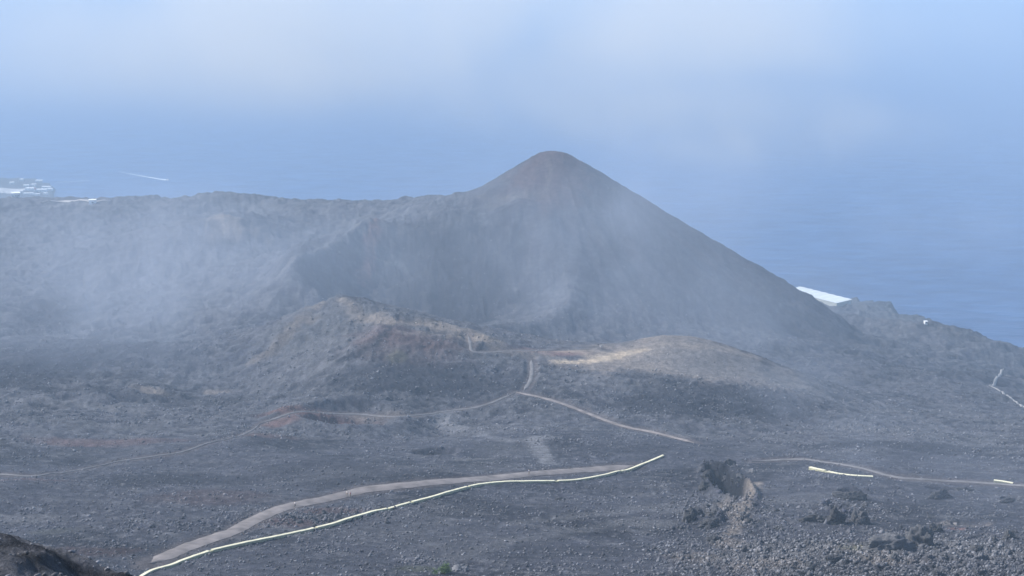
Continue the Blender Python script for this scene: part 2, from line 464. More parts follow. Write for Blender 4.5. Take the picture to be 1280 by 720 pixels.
# spots seen from the rim: stone tones, plus painted shade and sun
for a in [
 (100,440,150,60,dark,.8),(0,480,120,50,dark,.8),(200,500,170,22,dark,.5),(120,555,110,9,red,.5),(20,600,70,6,red,.4),  # dark lava, with cloud shadow painted into the left patches
 (60,400,70,40,dark,.8),(560,350,120,60,dark,.85),(400,330,60,40,dark,.6),  # dark rock; cloud shadow painted in at far left and cone's left side
 (470,600,200,16,dark,.3),(530,480,170,26,dark,.55),(430,580,130,18,dark,.35),(880,500,130,35,dark,.55),(760,560,130,14,dark,.35),  # dark band below the right mound is a painted cloud shadow
 (285,285,34,12,buff,.7),(285,275,20,5,buff,.8),
 (440,395,60,14,stone,.5),(400,410,70,30,stone,.5),(480,412,45,14,red,.4),(460,399,40,5,buff,.6),(560,412,50,7,buff,.6),(600,424,30,5,cream,.35),(520,425,80,14,red,.35),
 (700,442,60,6,red*1.6,.7),(720,440,40,4,cream,.35),(650,443,60,6,buff,.4),
 (770,447,56,7,cream,.95),(745,452,20,3,cream*1.15,.9),(830,438,70,8,buff,.95),(800,452,80,12,buff,.55),(900,450,80,14,stone,.65),(960,470,70,18,stone,.5),(820,440,44,4,cream,.6),  # right mound's stone lightened to paint a patch of sun
 (1000,480,70,24,stone,.45),(760,480,70,16,stone,.35),
 (400,528,80,9,red*.9,.85),(350,528,30,9,red,.7),(480,522,60,5,buff,.5),(330,545,50,8,red,.4),
 (545,565,24,7,dark,.6),(590,575,40,5,stone,.55),(560,525,22,14,stone,.5),(680,570,10,22,stone,.5),(640,560,60,25,stone*.8,.3),
 (185,490,30,8,buff,.75),(215,483,26,5,stone,.7),(275,494,26,5,buff,.8),(250,470,30,8,stone,.5),
 (100,530,100,8,stone*.8,.5),(160,515,80,6,stone,.4),
 (915,640,20,22,buff,.75),(940,615,10,22,buff*.95,.85),(905,680,24,24,buff,.55),(860,640,60,10,stone,.6),(800,655,50,8,stone,.5),
 (908,600,24,34,dark*.6,.95),  # shade on the lava pit's walls, painted dark
 (1200,657,36,9,buff,.6),(1195,662,16,5,red*1.5,.8),(1080,692,60,16,buff*.9,.5),(1000,690,100,18,stone,.5),(1200,690,90,24,stone,.6),(950,700,80,20,stone,.5),
 (1060,600,90,10,dark,.3),(1040,640,26,26,dark,.4),(1150,560,140,16,dark,.45),(1000,625,60,12,stone,.35),  # dark spot at the small hollow paints its shadow
 (350,655,60,12,red*.75,.5),(420,640,60,9,red*.7,.5),(100,690,90,14,red*.6,.4),(260,620,80,18,red*.6,.35),(30,650,60,10,stone,.5),
 (960,712,60,14,buff*.9,.5),(1100,705,60,12,buff*.9,.5),(870,700,40,14,buff*.7,.4),(855,446,170,36,buff*1.15,.85),(960,500,110,26,dark,.6),(60,665,40,8,np.array([.12,.125,.08]),.22),(497,448,14,8,np.array([.14,.16,.08]),.5),(520,712,30,8,np.array([.11,.12,.06]),.35),(1085,690,40,8,np.array([.16,.16,.09]),.5),(900,455,110,26,stone,.6),(850,508,120,20,dark,.6),(430,410,70,26,stone*.7,.4),(520,440,90,18,red*.6,.4),(560,480,140,30,dark,.5),(300,600,200,18,dark,.35),(700,610,160,12,dark,.3),(700,690,120,16,dark,.3),(1150,560,160,16,dark,.5),(1050,420,90,20,stone*.6,.4),(1200,470,90,14,dark,.5),(1120,392,70,16,dark,.8),(1080,376,50,8,dark,.5),(690,215,60,30,red*.8,.5),(640,250,50,5,buff*.7,.3),(465,310,8,30,red*1.2,.6),  # wide buff on the mound is painted sun, dark below it cloud shadow
 (730,342,40,6,dark,.5),(90,255,60,3,stone*1.2,.7)]:
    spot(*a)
def streak(pix, wd, c, s_, step=4.0):
    L = polyline(pix, step)
    for w_ in (0,):
        dm = np.full(X.shape, 1e9)
        for x0, y0 in L:
            a = math.atan2(x0, y0); r = math.hypot(x0, y0); h_ = wd * 3
            i0, i1 = np.searchsorted(RAD, [r - h_, r + h_]); j0, j1 = np.searchsorted(AZ, [a - h_ / r, a + h_ / r])
            sub = dm[i0:i1, j0:j1]
            np.minimum(sub, np.hypot(X[i0:i1, j0:j1] - x0, Y[i0:i1, j0:j1] - y0), out=sub)
        blend(s_ * (1 - sstep(.3 * wd, 1.3 * wd, dm + wd * .8 * n3)), c)
for a in [
 ([(425,368),(395,385),(378,400),(350,430),(320,452)], 6, buff * .8, .7),
 ([(428,376),(445,393),(470,402),(492,405)], 5, buff, .7),
 ([(492,407),(478,424),(455,442),(430,452)], 4, dark, .8),
 ([(495,405),(520,406),(545,408),(570,414),(600,424),(618,432)], 5, buff, .75),
 ([(505,418),(540,420),(575,422)], 4, buff * .8, .6),
 ([(350,345),(385,322),(420,303),(455,285)], 4, stone, .6),
 ([(470,285),(460,305),(462,330),(448,352)], 5, red * 1.5, .55),
 ([(700,455),(740,452),(770,446),(800,438)], 5, cream, .8),
 ([(800,436),(830,431),(870,433),(920,440),(960,452)], 6, buff * 1.2, .6),
 ([(686,203),(686,225),(678,240),(640,247),(600,247)], 3, buff * .7, .35),
 ([(960,455),(1010,470),(1060,490),(1110,505),(1160,518)], 5, dark, .5),
 ([(1150,520),(1200,535),(1280,545)], 5, dark, .4),
 ([(800,535),(770,528),(740,524)], 3, dark, .6),
 ([(945,560),(1010,566),(1100,562)], 5, stone, .3),
 ([(946,604),(941,620),(930,640)], 2.2, buff * 1.1, .85),
 ([(930,640),(922,655),(915,668)], 2.4, buff, .8),
 ([(560,515),(556,530),(575,540)], 6, stone * 1.5, .6),
 ([(668,548),(676,565),(686,580)], 4, stone * 1.6, .6),
 ([(600,545),(640,552),(690,548)], 4, stone * 1.4, .45),
 ([(0,505),(60,500),(140,512),(190,506)], 5, stone, .6),
 ([(280,468),(250,470),(240,478)], 6, stone * 1.2, .6),
 ([(640,655),(700,648),(780,640),(840,632)], 4, stone, .45),
 ([(560,700),(640,676),(720,664),(800,650)], 5, stone * .9, .4),
 ([(320,655),(380,668),(300,672)], 3, stone * 1.2, .5),
]:
    streak(*a)
# cinder loose at the track edges
blend(0.55 * (1 - sstep(0.3, 3.5, pm + 1.2 * n3)), np.array([.15, .128, .125]))
# shore rock and far land
blend(0.5 * sstep(40, 10, Z) * (RR > 2300), np.array([.10, .10, .11]))
blend((RR < 110) * sstep(0.0, 0.3, fbm(X + Y * .3, Y * 2.2, 7, 4, 271)) * .95, dark * .4)
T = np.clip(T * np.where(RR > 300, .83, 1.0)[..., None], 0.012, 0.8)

# ------------------------------------------------------------------ materials
def newmat(name):
    m = bpy.data.materials.new(name); m.use_nodes = True
    return m, m.node_tree, m.node_tree.nodes["Principled BSDF"]
def simple(name, c, rough=0.8, var=0.15, scale=3.0, bump=0.0):
    m, t, b = newmat(name)
    tc = t.nodes.new("ShaderNodeTexCoord")
    n = t.nodes.new("ShaderNodeTexNoise"); n.inputs["Scale"].default_value = scale; n.inputs["Detail"].default_value = 5
    t.links.new(tc.outputs["Object"], n.inputs["Vector"])
    r = t.nodes.new("ShaderNodeValToRGB")
    r.color_ramp.elements[0].position = .3; r.color_ramp.elements[1].position = .7
    r.color_ramp.elements[0].color = (*[v * (1 - var) for v in c], 1); r.color_ramp.elements[1].color = (*[min(1, v * (1 + var)) for v in c], 1)
    t.links.new(n.outputs["Fac"], r.inputs["Fac"]); t.links.new(r.outputs["Color"], b.inputs["Base Color"])
    b.inputs["Roughness"].default_value = rough
    b.inputs["Specular IOR Level"].default_value = 0.3
    if bump:
        bp = t.nodes.new("ShaderNodeBump"); bp.inputs["Strength"].default_value = 1; bp.inputs["Distance"].default_value = bump
        t.links.new(n.outputs["Fac"], bp.inputs["Height"]); t.links.new(bp.outputs["Normal"], b.inputs["Normal"])
    return m
def toned(name, scales, bump, contrast=.35, rough=.95):
    m, t, b = newmat(name)
    at = t.nodes.new("ShaderNodeAttribute"); at.attribute_name = "tone"
    tc = t.nodes.new("ShaderNodeTexCoord")
    last = at.outputs["Color"]; h = None
    for i, s in enumerate(scales):
        n = t.nodes.new("ShaderNodeTexNoise"); n.inputs["Scale"].default_value = s; n.inputs["Detail"].default_value = 6; n.inputs["Roughness"].default_value = .65
        t.links.new(tc.outputs["Object"], n.inputs["Vector"])
        mr = t.nodes.new("ShaderNodeMapRange"); mr.inputs[1].default_value = .25; mr.inputs[2].default_value = .75
        mr.inputs[3].default_value = 1 - contrast; mr.inputs[4].default_value = 1 + contrast
        t.links.new(n.outputs["Fac"], mr.inputs[0])
        mx = t.nodes.new("ShaderNodeVectorMath"); mx.operation = 'SCALE'
        t.links.new(last, mx.inputs[0]); t.links.new(mr.outputs[0], mx.inputs["Scale"])
        last = mx.outputs[0]; h = n
    t.links.new(last, b.inputs["Base Color"])
    bp = t.nodes.new("ShaderNodeBump"); bp.inputs["Strength"].default_value = 1; bp.inputs["Distance"].default_value = bump
    t.links.new(h.outputs["Fac"], bp.inputs["Height"]); t.links.new(bp.outputs["Normal"], b.inputs["Normal"])
    b.inputs["Roughness"].default_value = rough
    b.inputs["Specular IOR Level"].default_value = 0.15
    return m
M_ground = toned("volcanic_ground", [0.25, 1.1, 3.5], 0.6, .42)
M_rock = toned("lava_rock", [2.5], 0.08, .3)
M_path = simple("trodden_cinder", (.195, .172, .163), .95, .35, .22, .05)
M_sidepath = simple("trodden_ash", (.155, .148, .148), .95, .25, .35, .05)
M_conc = simple("shade_tinted_concrete", (.42, .41, .26), .85, .3, 1.2, .02)  # channel wall: greenish shade below the cover is put into the colour
M_cover = simple("white_channel_cover", (.76, .71, .50), .8, .16, .5, .01)
M_white = simple("whitewash", (.86, .86, .84), .8, .06, .5)
M_cloth = simple("greenhouse_cloth", (.72, .76, .74), .7, .05, .05)
M_clothshade = simple("greenhouse_shaded_cloth", (.46, .48, .44), .8, .1, .1)  # roof cloth darkened, so the walls' shade is in the colour
M_greywall = simple("grey_plaster", (.4, .4, .4), .8, .1, .4)
M_redstripe = simple("red_paint", (.45, .08, .06), .6, .1, 1)
M_glass = simple("dark_window", (.03, .035, .045), .2, .1, 1)
M_roof = simple("grey_roof", (.45, .43, .41), .8, .15, .3)
M_skin = simple("skin", (.50, .33, .25), .6, .05, 8)
M_hair = simple("dark_hair", (.03, .02, .015), .6, .2, 12)

# ------------------------------------------------------------------ ground sheet
idx = np.arange(NA * NR).reshape(NR, NA)
Fq = np.stack([idx[:-1, :-1], idx[:-1, 1:], idx[1:, 1:], idx[1:, :-1]], -1).reshape(-1, 4)
V = np.stack([X, Y, Z], -1).reshape(-1, 3)
# leave out what lies deep under the sea
deep = (Z.reshape(-1)[Fq] < -20).all(1)
g = np_mesh("ground", V, Fq[~deep][:, ::-1], M_ground)
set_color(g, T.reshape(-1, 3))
tag(g, kind="structure")

# ------------------------------------------------------------------ sea
m, t, b = newmat("sea_water")
b.inputs["Base Color"].default_value = (.018, .060, .17, 1)
b.inputs["Roughness"].default_value = .38
b.inputs["IOR"].default_value = 1.33
tc = t.nodes.new("ShaderNodeTexCoord"); mp = t.nodes.new("ShaderNodeMapping")
mp.inputs["Rotation"].default_value = (0, 0, R(12)); mp.inputs["Scale"].default_value = (.35, 1, 1)
t.links.new(tc.outputs["Object"], mp.inputs["Vector"])
n1_ = t.nodes.new("ShaderNodeTexNoise"); n1_.inputs["Scale"].default_value = .03; n1_.inputs["Detail"].default_value = 8; n1_.inputs["Roughness"].default_value = .6
t.links.new(mp.outputs[0], n1_.inputs["Vector"])
bp = t.nodes.new("ShaderNodeBump"); bp.inputs["Strength"].default_value = 1; bp.inputs["Distance"].default_value = 11.0
t.links.new(n1_.outputs["Fac"], bp.inputs["Height"]); t.links.new(bp.outputs["Normal"], b.inputs["Normal"])
wc = t.nodes.new("ShaderNodeValToRGB"); wc.color_ramp.elements[0].position = .38; wc.color_ramp.elements[1].position = .64
wc.color_ramp.elements[0].color = (.020, .065, .19, 1); wc.color_ramp.elements[1].color = (.055, .135, .31, 1)
t.links.new(n1_.outputs["Fac"], wc.inputs["Fac"]); t.links.new(wc.outputs["Color"], b.inputs["Base Color"])
M_sea = m
sr = [0, 1500, 3000, 6000, 12000, 24000, 38000]
sv = [(0, 0, 0)]; sf = []
ns = 96
for r_ in sr[1:]:
    sv += [(r_ * math.cos(2 * math.pi * i / ns), r_ * math.sin(2 * math.pi * i / ns), 0) for i in range(ns)]
for i in range(ns): sf.append((0, 1 + i, 1 + (i + 1) % ns))
for j in range(len(sr) - 2):
    for i in range(ns):
        a0 = 1 + j * ns + i; a1 = 1 + j * ns + (i + 1) % ns
        sf.append((a0, a0 + ns, a1 + ns, a1))
s = mesh_obj("sea", sv, sf, M_sea)
tag(s, kind="structure")

# ------------------------------------------------------------------ tracks: strips lying on the levelled ground
def strip(name, L, wd, mat, lift=0.30, jitter=.25):
    d = np.gradient(L, axis=0); d /= np.linalg.norm(d, axis=1)[:, None] + 1e-9
    nrm = np.stack([-d[:, 1], d[:, 0]], 1)
    n = len(L)
    ts = np.linspace(-1, 1, 7)
    sL = np.arange(n) * 3.0
    wl = wd / 2 * (1 + jitter * fbm(sL, sL * 0, 17, 3, 301)); wr = wd / 2 * (1 + jitter * fbm(sL, sL * 0 + 50, 13, 3, 311))
    fade = np.clip(np.minimum(np.arange(n), np.arange(n)[::-1]) / 4.0, 0.15, 1)
    vs = []
    for tt in ts:
        ww = (wl if tt < 0 else wr) * fade
        p = L + nrm * (tt * ww)[:, None]
        z = ground(p[:, 0], p[:, 1]) + lift * (1 - .75 * abs(tt) ** 3)
        vs.append(np.c_[p, z])
    V = np.stack(vs, 1).reshape(-1, 3)
    ii = np.arange(n * 7).reshape(n, 7)
    F = np.stack([ii[:-1, :-1], ii[:-1, 1:], ii[1:, 1:], ii[1:, :-1]], -1).reshape(-1, 4)
    o = np_mesh(name, V, F[:, ::-1], mat)
    tag(o, kind="structure")
    return o
def densify(L, step):
    s_ = np.r_[0, np.cumsum(np.linalg.norm(np.diff(L, axis=0), axis=1))]
    q = np.linspace(0, s_[-1], max(3, int(s_[-1] / step)))
    return np.c_[np.interp(q, s_, L[:, 0]), np.interp(q, s_, L[:, 1])]
for nme, L, wd in lines:
    strip(nme, densify(L, 1.5), wd, M_path if wd > 2 else M_sidepath, jitter=.25 if wd > 4 else .6)

# ------------------------------------------------------------------ water channels with white covers
def channel(label, pix, wd, gaps=(), group=None, hgt=.55):
    L = polyline(pix, 2.0)
    L = densify(L, 1.2)
    z = ground(L[:, 0], L[:, 1])
    z = np.array([z[max(0, i - 3):i + 4].max() for i in range(len(z))])
    z = np.convolve(np.pad(z, 8, mode='edge'), np.ones(17) / 17, mode='valid') - .28
    z = np.minimum(z, ground(L[:, 0], L[:, 1]) + .25)
    z = np.convolve(np.pad(z, 3, mode='edge'), np.ones(7) / 7, mode='valid')
    base = np.array([L[0, 0], L[0, 1], z[0]])
    root = empty("water_channel", tuple(base))
    tag(root, label, "water channel", group)
    d = np.gradient(L, axis=0); d /= np.linalg.norm(d, axis=1)[:, None]
    nr = np.stack([-d[:, 1], d[:, 0]], 1)
    def box(i0, i1, half, zlo, zhi, name, mat):
        vs = []; fs = []
        for i in range(i0, i1 + 1):
            for s_, zz in ((-1, zlo), (1, zlo), (1, zhi), (-1, zhi)):
                p = L[i] + nr[i] * s_ * half
                vs.append((p[0] - base[0], p[1] - base[1], z[i] + zz - base[2]))
        n = i1 - i0 + 1
        for i in range(n - 1):
            for k_ in range(4):
                a = i * 4 + k_; b_ = i * 4 + (k_ + 1) % 4
                fs.append((a, b_, b_ + 4, a + 4))
        fs.append((3, 2, 1, 0)); q_ = (n - 1) * 4; fs.append((q_, q_ + 1, q_ + 2, q_ + 3))
        return mesh_obj(name, vs, fs, mat, root)
    n = len(L)
    box(0, n - 1, wd / 2 * .86, -1.2, hgt * .62, "channel_wall", M_conc)
    cuts = [0] + [int(g_ * (n - 1)) for g_ in gaps] + [n - 1]
    for c0, c1 in zip(cuts[:-1], cuts[1:]):
        if c1 - c0 < 1: continue
        box(c0 + (1 if c0 else 0), c1, wd / 2, hgt * .62 + .003, hgt + .02, "channel_cover", M_cover)
channel("long white covered water channel curving beside the wide path across the ash slope",
        [(174,721),(250,695),(330,677),(400,662),(440,651),(482,640),(540,624),(600,608),(660,604),(720,602),(755,596),(785,588),(829,571)], 0.85, (.12,.27,.40,.44,.58,.72,.88))
channel("short white covered water channel below the faint footpath, right of the lava pit",
        [(1012,588),(1040,592),(1065,595),(1091,598)], 1.0, (.35,))
channel("white covered channel stub beside the footpath at the right edge",
        [(1242,604),(1255,605),(1266,606)], 1.0)

# thin pale pipe/road on the far right slope
for px in ([(1254,463),(1246,474),(1237,485)], [(1237,485),(1252,492),(1264,499),(1280,511),(1310,528)]):
    strip("road", densify(polyline(px, 2.0), 1.5), 1.9, simple("pale_road", (.30, .29, .28), .9, .1, .2), .5, .1)
# coast road far left
strip("road", densify(polyline([(52,255),(80,253),(110,252.6),(138,252.4)], 4), 6), 7, simple("coast_road", (.4, .38, .36), .9, .1, .1), 1.0, .1)

# ------------------------------------------------------------------ rocks
def rock_template(sub, seed, amp=.28, flat=.75):
    bm = bmesh.new(); bmesh.ops.create_icosphere(bm, subdivisions=sub, radius=1)
    v = np.array([q.co[:] for q in bm.verts]); f = np.array([[a.index for a in q.verts] for q in bm.faces]); bm.free()
    r_ = np.random.default_rng(seed)
    for k_ in range(9):                       # cut by random planes: faceted blocks
        nn = r_.normal(size=3); nn /= np.linalg.norm(nn); c = r_.uniform(.45, .8)
        d = v @ nn; v = np.where((d > c)[:, None], v - nn * (d - c)[:, None], v)
    v *= 1 + r_.normal(size=(len(v), 1)) * amp * .3
    v *= np.array([1, r_.uniform(.7, 1), flat * r_.uniform(.8, 1.2)])
    return v, f
small = [rock_template(1, 500 + i, .5) for i in range(8)]
tiny = [rock_template(1, 700 + i, .5) for i in range(4)]
# smallest stones: jittered octahedra
octa_v = np.array([(1,0,0),(-1,0,0),(0,1,0),(0,-1,0),(0,0,1),(0,0,-1)], float)
octa_f = np.array([(0,2,4),(2,1,4),(1,3,4),(3,0,4),(2,0,5),(1,2,5),(3,1,5),(0,3,5)])
def scatter(name, N, dens, smin, smax, tmpl, seed, jit=.0, colr=None, rmin=200, rmax=1000, pw=2.2, sink=.25):
    r_ = np.random.default_rng(seed)
    i0, i1 = np.searchsorted(RAD, [rmin, rmax])
    ui = r_.uniform(i0, i1 - 1, N * 6); ai = r_.uniform(2, NA - 3, N * 6)
    p = bil(dens, ai, ui)
    ok = (r_.random(N * 6) < p) & (bil(pm, ai, ui) > .4)
    ui, ai = ui[ok][:N], ai[ok][:N]
    n = len(ui)
    rad = np.interp(ui, np.arange(NR), RAD); az = np.interp(ai, np.arange(NA), AZ)
    x, y = np.sin(az) * rad, np.cos(az) * rad
    z = bil(Z, ai, ui)
    size = smin + (smax - smin) * r_.random(n) ** pw
    tone = bil(T[..., 0], ai, ui)
    cc = np.stack([bil(T[..., q], ai, ui) for q in range(3)], 1)
    Vs, Fs, Cs = [], [], []; off = 0
    which = r_.integers(0, len(tmpl), n)
    for k_, (tv, tf) in enumerate(tmpl):
        sel = np.nonzero(which == k_)[0]
        if not len(sel): continue
        a = r_.random(len(sel)) * 2 * np.pi; c, s_ = np.cos(a), np.sin(a)
        vv = np.repeat(tv[None], len(sel), 0)
        if jit: vv = vv * (1 + r_.normal(size=vv.shape[:2] + (1,)) * jit)
        vx = vv[..., 0] * c[:, None] - vv[..., 1] * s_[:, None]; vy = vv[..., 0] * s_[:, None] + vv[..., 1] * c[:, None]
        tx = r_.normal(size=len(sel)) * .3
        vz = vv[..., 2] + vx * tx[:, None]
        out = np.stack([vx, vy, vz], -1) * size[sel][:, None, None]
        out += np.stack([x[sel], y[sel], z[sel] + size[sel] * sink], -1)[:, None]
        Vs.append(out.reshape(-1, 3))
        Fs.append((tf[None] + (np.arange(len(sel)) * len(tv))[:, None, None]).reshape(-1, 3) + off)
        mul = np.exp(np.clip(r_.normal(size=(len(sel), 1)), -2, 1.6) * .34)
        base = cc[sel] * .5 + (colr if colr is not None else stone * 1.15) * .5
        Cs.append(np.repeat(np.clip(base * mul, .015, .6), len(tv), 0))
        off += len(sel) * len(tv)
    o = np_mesh(name, np.concatenate(Vs), np.concatenate(Fs), M_rock, smooth=False)
    set_color(o, np.concatenate(Cs))
    return o
jag = []
for q_ in range(6):
    rj = np.random.default_rng(60 + q_)
    jag.append((octa_v * rj.uniform(.55, 1.25, (6, 1)) + rj.normal(size=(6, 3)) * .18, octa_f))
otm = [(octa_v * np.array([1, .8, .7]) , octa_f)]
gen = np.clip(.10 + .55 * patch * sstep(-.1, .4, n2) + .9 * rubble, 0, 1) * (RR < 900)
o = scatter("loose_stones", 48000, gen, .12, .60, otm, 11, jit=.25, rmax=640); tag(o, kind="stuff")
midd = (1 - .8 * moundM) * np.clip((.15 + .6 * patch) * sstep(-.2, .4, n2) + .3 * (1 - coneM) * (RR > 600), 0, 1) * (1 - coneM)
o = scatter("lava_clinker", 13000, midd, .25, .9, otm, 12, jit=.3, rmin=520, rmax=1250); tag(o, kind="stuff")
clump = sstep(-.2, .3, fbm(X, Y, 9, 3, 281))
o = scatter("lava_rubble", 26000, np.clip(rubble * (.05 + .95 * clump), 0, 1), .12, .85, jag, 13, jit=.22, rmin=240, rmax=520, pw=4.0, sink=0.0, colr=stone * .8); tag(o, kind="stuff")
o = scatter("pit_debris", 4500, np.clip(inner, 0, 1), .2, 1.2, jag, 15, jit=.22, rmin=330, rmax=520, pw=3.0, sink=.1, colr=dark * 1.6); tag(o, kind="stuff")

o = scatter("loose_stones", 2500, np.clip(.3 + patch, 0, 1) * 1.0, .04, .22, small, 14, rmin=46, rmax=72); tag(o, kind="stuff")

# boulders one can pick out
from mathutils import noise as mnoise
big_meshes = []
for i in range(7):
    bm = bmesh.new(); bmesh.ops.create_icosphere(bm, subdivisions=4, radius=1)
    o_ = Vector((i * 7.7, i * 2.9, 3))
    for q_ in bm.verts:
        q = Vector(q_.co)
        q_.co = q * (.70 + mnoise.noise(q * 1.5 + o_) * .5 + (0.5 - abs(mnoise.noise(q * 3.3 + o_))) * .45 + (0.5 - abs(mnoise.noise(q * 7 + o_))) * .2)
    v = np.array([q_.co[:] for q_ in bm.verts]) * np.array([1, .8, .8]); f = np.array([[a.index for a in q_.verts] for q_ in bm.faces]); bm.free()
    me_o = mesh_obj("boulder", v, f, M_rock)
    tn = np.full((len(v), 3), 1.0) * (stone * random.uniform(.4, .85))
    set_color(me_o, tn)
    big_meshes.append(me_o.data); bpy.data.objects.remove(me_o)
def boulder(x, y, s, label, group=None, mi=None, stretch=(1, 1, 1), rz=None, sink=.25, name="boulder"):
    me = big_meshes[random.randrange(7) if mi is None else mi]
    o = bpy.data.objects.new(name, me); col.objects.link(o)
    o.location = (x, y, float(ground(x, y)[0]) + s * sink * stretch[2])
    o.scale = (s * stretch[0], s * stretch[1], s * stretch[2])
    o.rotation_euler = (random.uniform(-.3, .3), random.uniform(-.3, .3), random.uniform(0, 6.28) if rz is None else rz)
    tag(o, label, "boulder", group)
    return o
r_ = random.Random(5)
def seed_boulders(n, cx, cy, sx, sy, smin, smax, label, group):
    for i in range(n):
        p = hit(r_.gauss(cx, sx), min(718, r_.gauss(cy, sy)), ground)
        D = bil(pm, np.array([(math.atan2(p[0], p[1]) - AZ[0]) / (AZ[-1] - AZ[0]) * (NA - 1)]), np.array([np.interp(math.hypot(p[0], p[1]), RAD, np.arange(NR))]))[0]
        if D < 1.5: continue
        boulder(p[0], p[1], r_.uniform(smin, smax) * (1 if r_.random() < .8 else 1.5), label, group)
seed_boulders(60, 1100, 685, 105, 20, .35, .85, "rough grey lava boulder in the rubble field at lower right", "boulders in the lower right rubble field")
seed_boulders(22, 905, 650, 26, 16, .5, 1.1, "rough lava boulder in the stony gully just below the lava pit", "boulders in the gully below the lava pit")
seed_boulders(14, 911, 604, 34, 12, .5, 1.0, "jagged dark boulder on the rim of the lava pit", "boulders on the rim of the lava pit")
seed_boulders(22, 390, 650, 42, 9, .45, .9, "dark lava boulder on the stony strip between wide path and white channel", "boulders between wide path and channel")
seed_boulders(16, 470, 604, 60, 7, .4, .8, "dark lava boulder just above the wide path", "boulders above the wide path")
seed_boulders(10, 1050, 640, 26, 12, .6, 1.2, "dark lava boulder by the small collapsed hollow", "boulders at the small hollow")
def outcrop(px, py, wx, wy, h, label, seed, rz=0, tone=.6):
    """a craggy lump of lava: blob pushed in and out by ridged noise, one mesh"""
    bm = bmesh.new(); bmesh.ops.create_icosphere(bm, subdivisions=5, radius=1)
    for v in bm.verts:
        q = Vector(v.co); o_ = Vector((seed * 11.3, seed * 3.1, 0))
        n_ = mnoise.noise(q * 1.4 + o_) * .55 + (0.5 - abs(mnoise.noise(q * 3.1 + o_))) * .45 + (0.5 - abs(mnoise.noise(q * 7 + o_))) * .22 + mnoise.noise(q * 15 + o_) * .07
        v.co = q * (0.72 + n_)
        v.co.z = v.co.z if v.co.z > -.3 else -.3
    V_ = np.array([v.co[:] for v in bm.verts]) * np.array([wx, wy, h]); F_ = np.array([[v.index for v in f.verts] for f in bm.faces]); bm.free()
    o = np_mesh("lava_outcrop", V_, F_, M_rock, smooth=False)
    hgt_ = np.clip(V_[:, 2] / h, 0, 1)[:, None]
    r_n = np.random.default_rng(seed).random((len(V_), 1))
    set_color(o, stone * tone * (.7 + .6 * r_n))
    p = hit(px, py, ground)
    o.location = (p[0], p[1], p[2]); o.rotation_euler.z = rz
    tag(o, label, "lava rock"); return o
from mathutils import noise as mnoise
outcrop(1110, 686, 6.4, 3.8, 3.8, "broad broken lava outcrop, left half of the largest pair in the right rubble field", 1, .25)
outcrop(1149, 683, 4.4, 3.2, 5.2, "tall slanting lava outcrop with dark shaded face, right half of the largest pair", 2, -.5, .5)
outcrop(1088, 688, 2.6, 2.2, 2.6, "small dark lava outcrop at the left foot of the largest pair", 3, 1.0, .45)
outcrop(1044, 655, 2.8, 2.2, 4.6, "upright lava outcrop coloured black as shade in the collapsed hollow right of the lava pit", 4, .2, .3)  # dark tone paints the shadow in the hollow
outcrop(1063, 624, 5.2, 1.5, 2.6, "low lava ledge coloured dark as shade at the upper end of the collapsed hollow", 5, -.25, .35)  # tone darkened to paint shadow at the hollow's top
outcrop(1020, 652, 4.6, 1.6, 1.8, "low dark lava ledge running left from the upright black outcrop", 6, .15, .35)
outcrop(1074, 654, 3.0, 2.2, 3.6, "squat grey lava outcrop just right of the upright black one", 7, .5, .5)
outcrop(1176, 622, 4.4, 1.7, 2.3, "slanting dark lava outcrop below the faint footpath at right", 8, .6, .4)
outcrop(1205, 612, 3.4, .8, .8, "long flat lava ledge just right of the slanting outcrop below the footpath", 9, -.1, .45)
outcrop(1260, 627, 2.4, 1.0, 1.1, "flat dark lava slab near the right edge below the channel stub", 10, .3, .3)
outcrop(1170, 664, 2.2, 1.6, 2.4, "rounded dark lava outcrop right behind the tallest slanting one", 11, .3, .35)
outcrop(886, 598, 1.9, 2.2, 3.0, "jagged dark lava outcrop on the left lip of the lava pit", 12, .3, .3)
outcrop(882, 611, 1.9, 2.0, 2.4, "second jagged lava outcrop, lower on the left lip of the lava pit", 13, .9, .35)
outcrop(912, 581, 2.2, 1.4, 2.4, "pointed lava outcrop on the upper lip of the lava pit", 14, .3, .4)
outcrop(941, 590, 1.3, 2.2, .8, "brown-grey lava outcrop on the right lip of the lava pit", 15, .2, .7)
outcrop(862, 650, 2.2, 2.4, 3.6, "dark lava outcrop standing at the left end of the stony gully", 17, .3, .35)
outcrop(888, 657, 3.4, 1.8, 1.9, "dark broken lava outcrop in the middle of the stony gully", 18, .2, .4)
outcrop(893, 675, 1.9, 1.0, 1.0, "small dark lava outcrop below the stony gully", 19, .2, .4)
outcrop(575, 713, 2.3, 1.6, 1.2, "pale pitted lava outcrop beside the green bush", 20, .3, 1.0)
outcrop(476, 638, 2.0, 1.0, 1.0, "black lava outcrop touching the upper side of the long white channel", 21, .3, .25)
outcrop(700, 625, 2.0, .9, .8, "small dark lava outcrop on the ash slope below the white channel", 22, .3, .35)
outcrop(1220, 690, 3.0, 1.8, 1.6, "broad dark lava outcrop in the rubble left of the lower right corner", 24, .4, .4)
outcrop(1262, 672, 2.4, 1.6, 2.0, "blocky dark lava outcrop at the right edge above the corner", 25, .9, .4)
outcrop(1040, 700, 2.6, 1.5, 1.4, "dark lava outcrop in the rubble left of the largest pair, lower down", 26, .2, .4)
outcrop(960, 690, 2.2, 1.4, 1.2, "dark lava outcrop at the left part of the rubble field, below the pit gully", 27, .7, .4)
outcrop(1014, 712, 2.2, 1.3, 1.1, "dark lava outcrop at the bottom edge of the right rubble field", 23, .3, .35)

